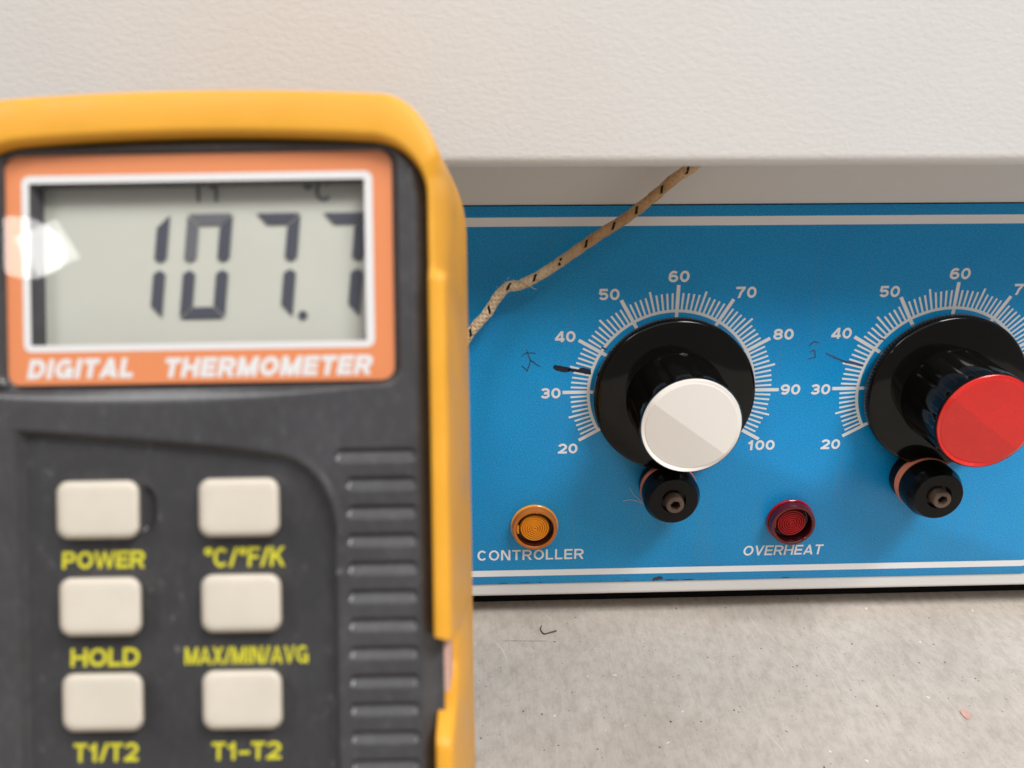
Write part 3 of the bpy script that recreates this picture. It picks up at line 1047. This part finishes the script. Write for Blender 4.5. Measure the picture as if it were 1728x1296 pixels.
# pale clip that shows in the side cut-out
V, F = bm_box(-11.6, -10.15, -45.8, -37.6, -13, -2.6, [(lambda m: m.x > -10.3 and m.z > -3, .4, 3)])
tp("side_clip", V, F, PINK)
# fold-out stand at the back
hinge = Vector((0, 5.0, WBACK-.2))
def zof(u, v, w_):
    return (O0+Ud*u+Vd_*v+Wd*w_).z+ZB
# foot of the stand on the bench
wf = -78.0
vf = 5.0
for _ in range(60):
    vf -= zof(UC, vf, wf)/.93
a0, a1 = Vector((0, 5.0, WBACK-.3)), Vector((0, vf+1.3, wf))
tdir = (a1-a0).normalized()
nd = Vector((0, -tdir.z, tdir.y))
V = []
for p in (a0, a1):
    for x in (-22, 22):
        for s_ in (0, 3.0):
            q = p+nd*s_
            V.append((UC+x, q.y, q.z))
tp("stand", V, [(0, 2, 3, 1), (4, 5, 7, 6), (0, 1, 5, 4), (2, 6, 7, 3), (0, 4, 6, 2), (1, 3, 7, 5)], YELLOW)

# ---- label, window and display
lo = rrect(-74.0, -17.1, .95, 34.75, 2.0, 6)
lo = [(x, y-(.28*((x+45.6)/28)**2 if y > 18 else 0)) for x, y in lo]
li = rrect(-70.25, -21.15, 6.75, 30.45, .25, 6)
n = len(lo)
lab_o = tp("label", flat2(lo, -1.3)+flat2(li, -1.3), [(i, (i+1) % n, n+(i+1) % n, n+i) for i in range(n)], ORANGE, None, 0)
a_, b_ = rrect(-71.35, -19.95, 5.75, 31.6, 1.2, 6), rrect(-70.25, -21.15, 6.75, 30.45, .25, 6)
tp("frame_line", flat2(a_, -1.27)+flat2(b_, -1.27), [(i, (i+1) % n, n+(i+1) % n, n+i) for i in range(n)], LABELW, lab_o, 0)
for s_, x0, x1, y0, y1 in (("DIGITAL", -71.0, -55.0, 1.85, 4.75), ("THERMOMETER", -51.1, -20.1, 1.75, 4.65)):
    T, TF = text_mesh(s_, x0, x1, y0, y1, .27, .2, .10)
    tp("lettering", flat2(T, -1.27), TF, LABELW, lab_o, 0)
go = [(x, y-(.28*((x+45.6)/28)**2 if y > 18 else 0)) for x, y in rrect(-74.1, -17.0, .85, 34.85, 2.1, 6)]
V, F = loft([flat2(go, -1.22), flat2(go, -.75), [S(x*.9995-.02, y*.998+.02, -.62) for x, y in go]], True, True, True)
tp("window_pane", V, F, GLASS, None, 30)

LZ = -4.6
disp = tp("display", [S(x, y, LZ) for x, y in rrect(-73.5, -18.5, 3.5, 32.5, .5, 2)], [tuple(range(12))], LCDM, None, 0)
SL = .095
def seg_poly(u, v, kind, hgt=7.35, wd=6.6, th=1.75):
    """segment outline in digit space (u right, v up from the digit's bottom left)"""
    H2 = 2*hgt+.6
    g = .18
    if kind == 'a':
        p = [(g, H2), (wd-g, H2), (wd-th-g*.3, H2-th*.95), (th+g*.3, H2-th*.95)]
    elif kind == 'd':
        p = [(th+g*.3, th*.95), (wd-th-g*.3, th*.95), (wd-g, 0), (g, 0)]
    elif kind == 'b':
        p = [(wd, H2-g), (wd, H2/2+1.1), (wd-th*.5, H2/2+.55), (wd-th, H2/2+1.1), (wd-th, H2-th-g)]
    elif kind == 'c':
        p = [(wd, g), (wd-th, th+g), (wd-th, H2/2-1.1), (wd-th*.5, H2/2-.55), (wd, H2/2-1.1)]
    elif kind == 'f':
        p = [(0, H2-g), (th, H2-th-g), (th, H2/2+1.1), (th*.5, H2/2+.55), (0, H2/2+1.1)]
    elif kind == 'e':
        p = [(0, g), (0, H2/2-1.1), (th*.5, H2/2-.55), (th, H2/2-1.1), (th, th+g)]
    return [(u+x+SL*y, v+y) for x, y in p]
def segs(u, v, kinds, faint=()):
    for kd in kinds:
        p = seg_poly(u, v, kd)
        hi = [S(x, y, LZ+.28) for x, y in p]
        lo_ = [S(x, y, LZ+.22) for x, y in p]
        V, F = loft([lo_, hi], True, True, True)
        tp("segment", V, F, SEGL if kd in faint else SEG, disp, 0)
segs(-57.7, 10.4, "bc")
segs(-48.5, 10.35, "abcdef", "af")
segs(-38.6, 10.3, "abc")
segs(-28.8, 10.2, "abc")
V, F = loft([[S(-30.45+.66*math.cos(a*.5236), 10.6+.66*math.sin(a*.5236), LZ+k) for a in range(12)] for k in (.22, .28)], True, True, True)
tp("segment", V, F, SEG, disp, 0)
for s_, x0, x1, y0, y1 in (("T1", -46.6, -42.2, 27.4, 30.3), ("oC", -30.0, -25.9, 27.2, 30.2)):
    T, TF = text_mesh(s_, x0, x1, y0, y1, .16)
    tp("segment", flat2(T, LZ+.2), TF, SEGL, disp, 0)

# ---- keys and their captions
def key(x0, x1, y0, y1, tiltu=0.0):
    rings = []
    for ins, w_ in ((-.1, -2.4), (0, -.6), (.04, .35), (.18, .72), (.42, .98), (.75, 1.10), (1.15, 1.14), (1.9, 1.16)):
        ring = rrect(x0+ins, x1-ins, y0+ins, y1-ins, max(.4, 1.75-ins*.8), 6)
        cx = (x0+x1)/2
        rings.append([S(x, y, w_+tiltu*(x-cx)) for x, y in ring])
    V, F = loft(rings, True, False, True)
    return tp("key", V, F, CREAM, None, 60)
keys = [(-66.9, -54.8, -21.6, -13.2, .015), (-66.7, -54.75, -35.8, -27.35, 0), (-66.5, -54.7, -49.8, -41.35, 0),
        (-46.1, -34.35, -21.6, -13.15, 0), (-45.95, -34.3, -35.6, -27.2, 0), (-46.0, -34.4, -49.85, -41.25, 0)]
for k_ in keys:
    key(*k_)
for s_, x0, x1, y0, y1, bo in (("POWER", -66.3, -54.1, -26.0, -23.45, .21), ("oC/oF/K", -45.5, -33.6, -26.1, -23.2, .17), ("HOLD", -65.3, -55.1, -40.35, -37.65, .21),
                               ("MAX/MIN/AVG", -48.6, -30.4, -40.3, -37.75, .165), ("T1/T2", -65.1, -55.5, -54.3, -51.55, .2), ("T1-T2", -44.9, -34.6, -54.35, -51.7, .2)):
    T, TF = text_mesh(s_, x0, x1, y0, y1, bo, .04, .07)
    tp("caption", flat2(T, -1.72), TF, YTEXT, body, 0)
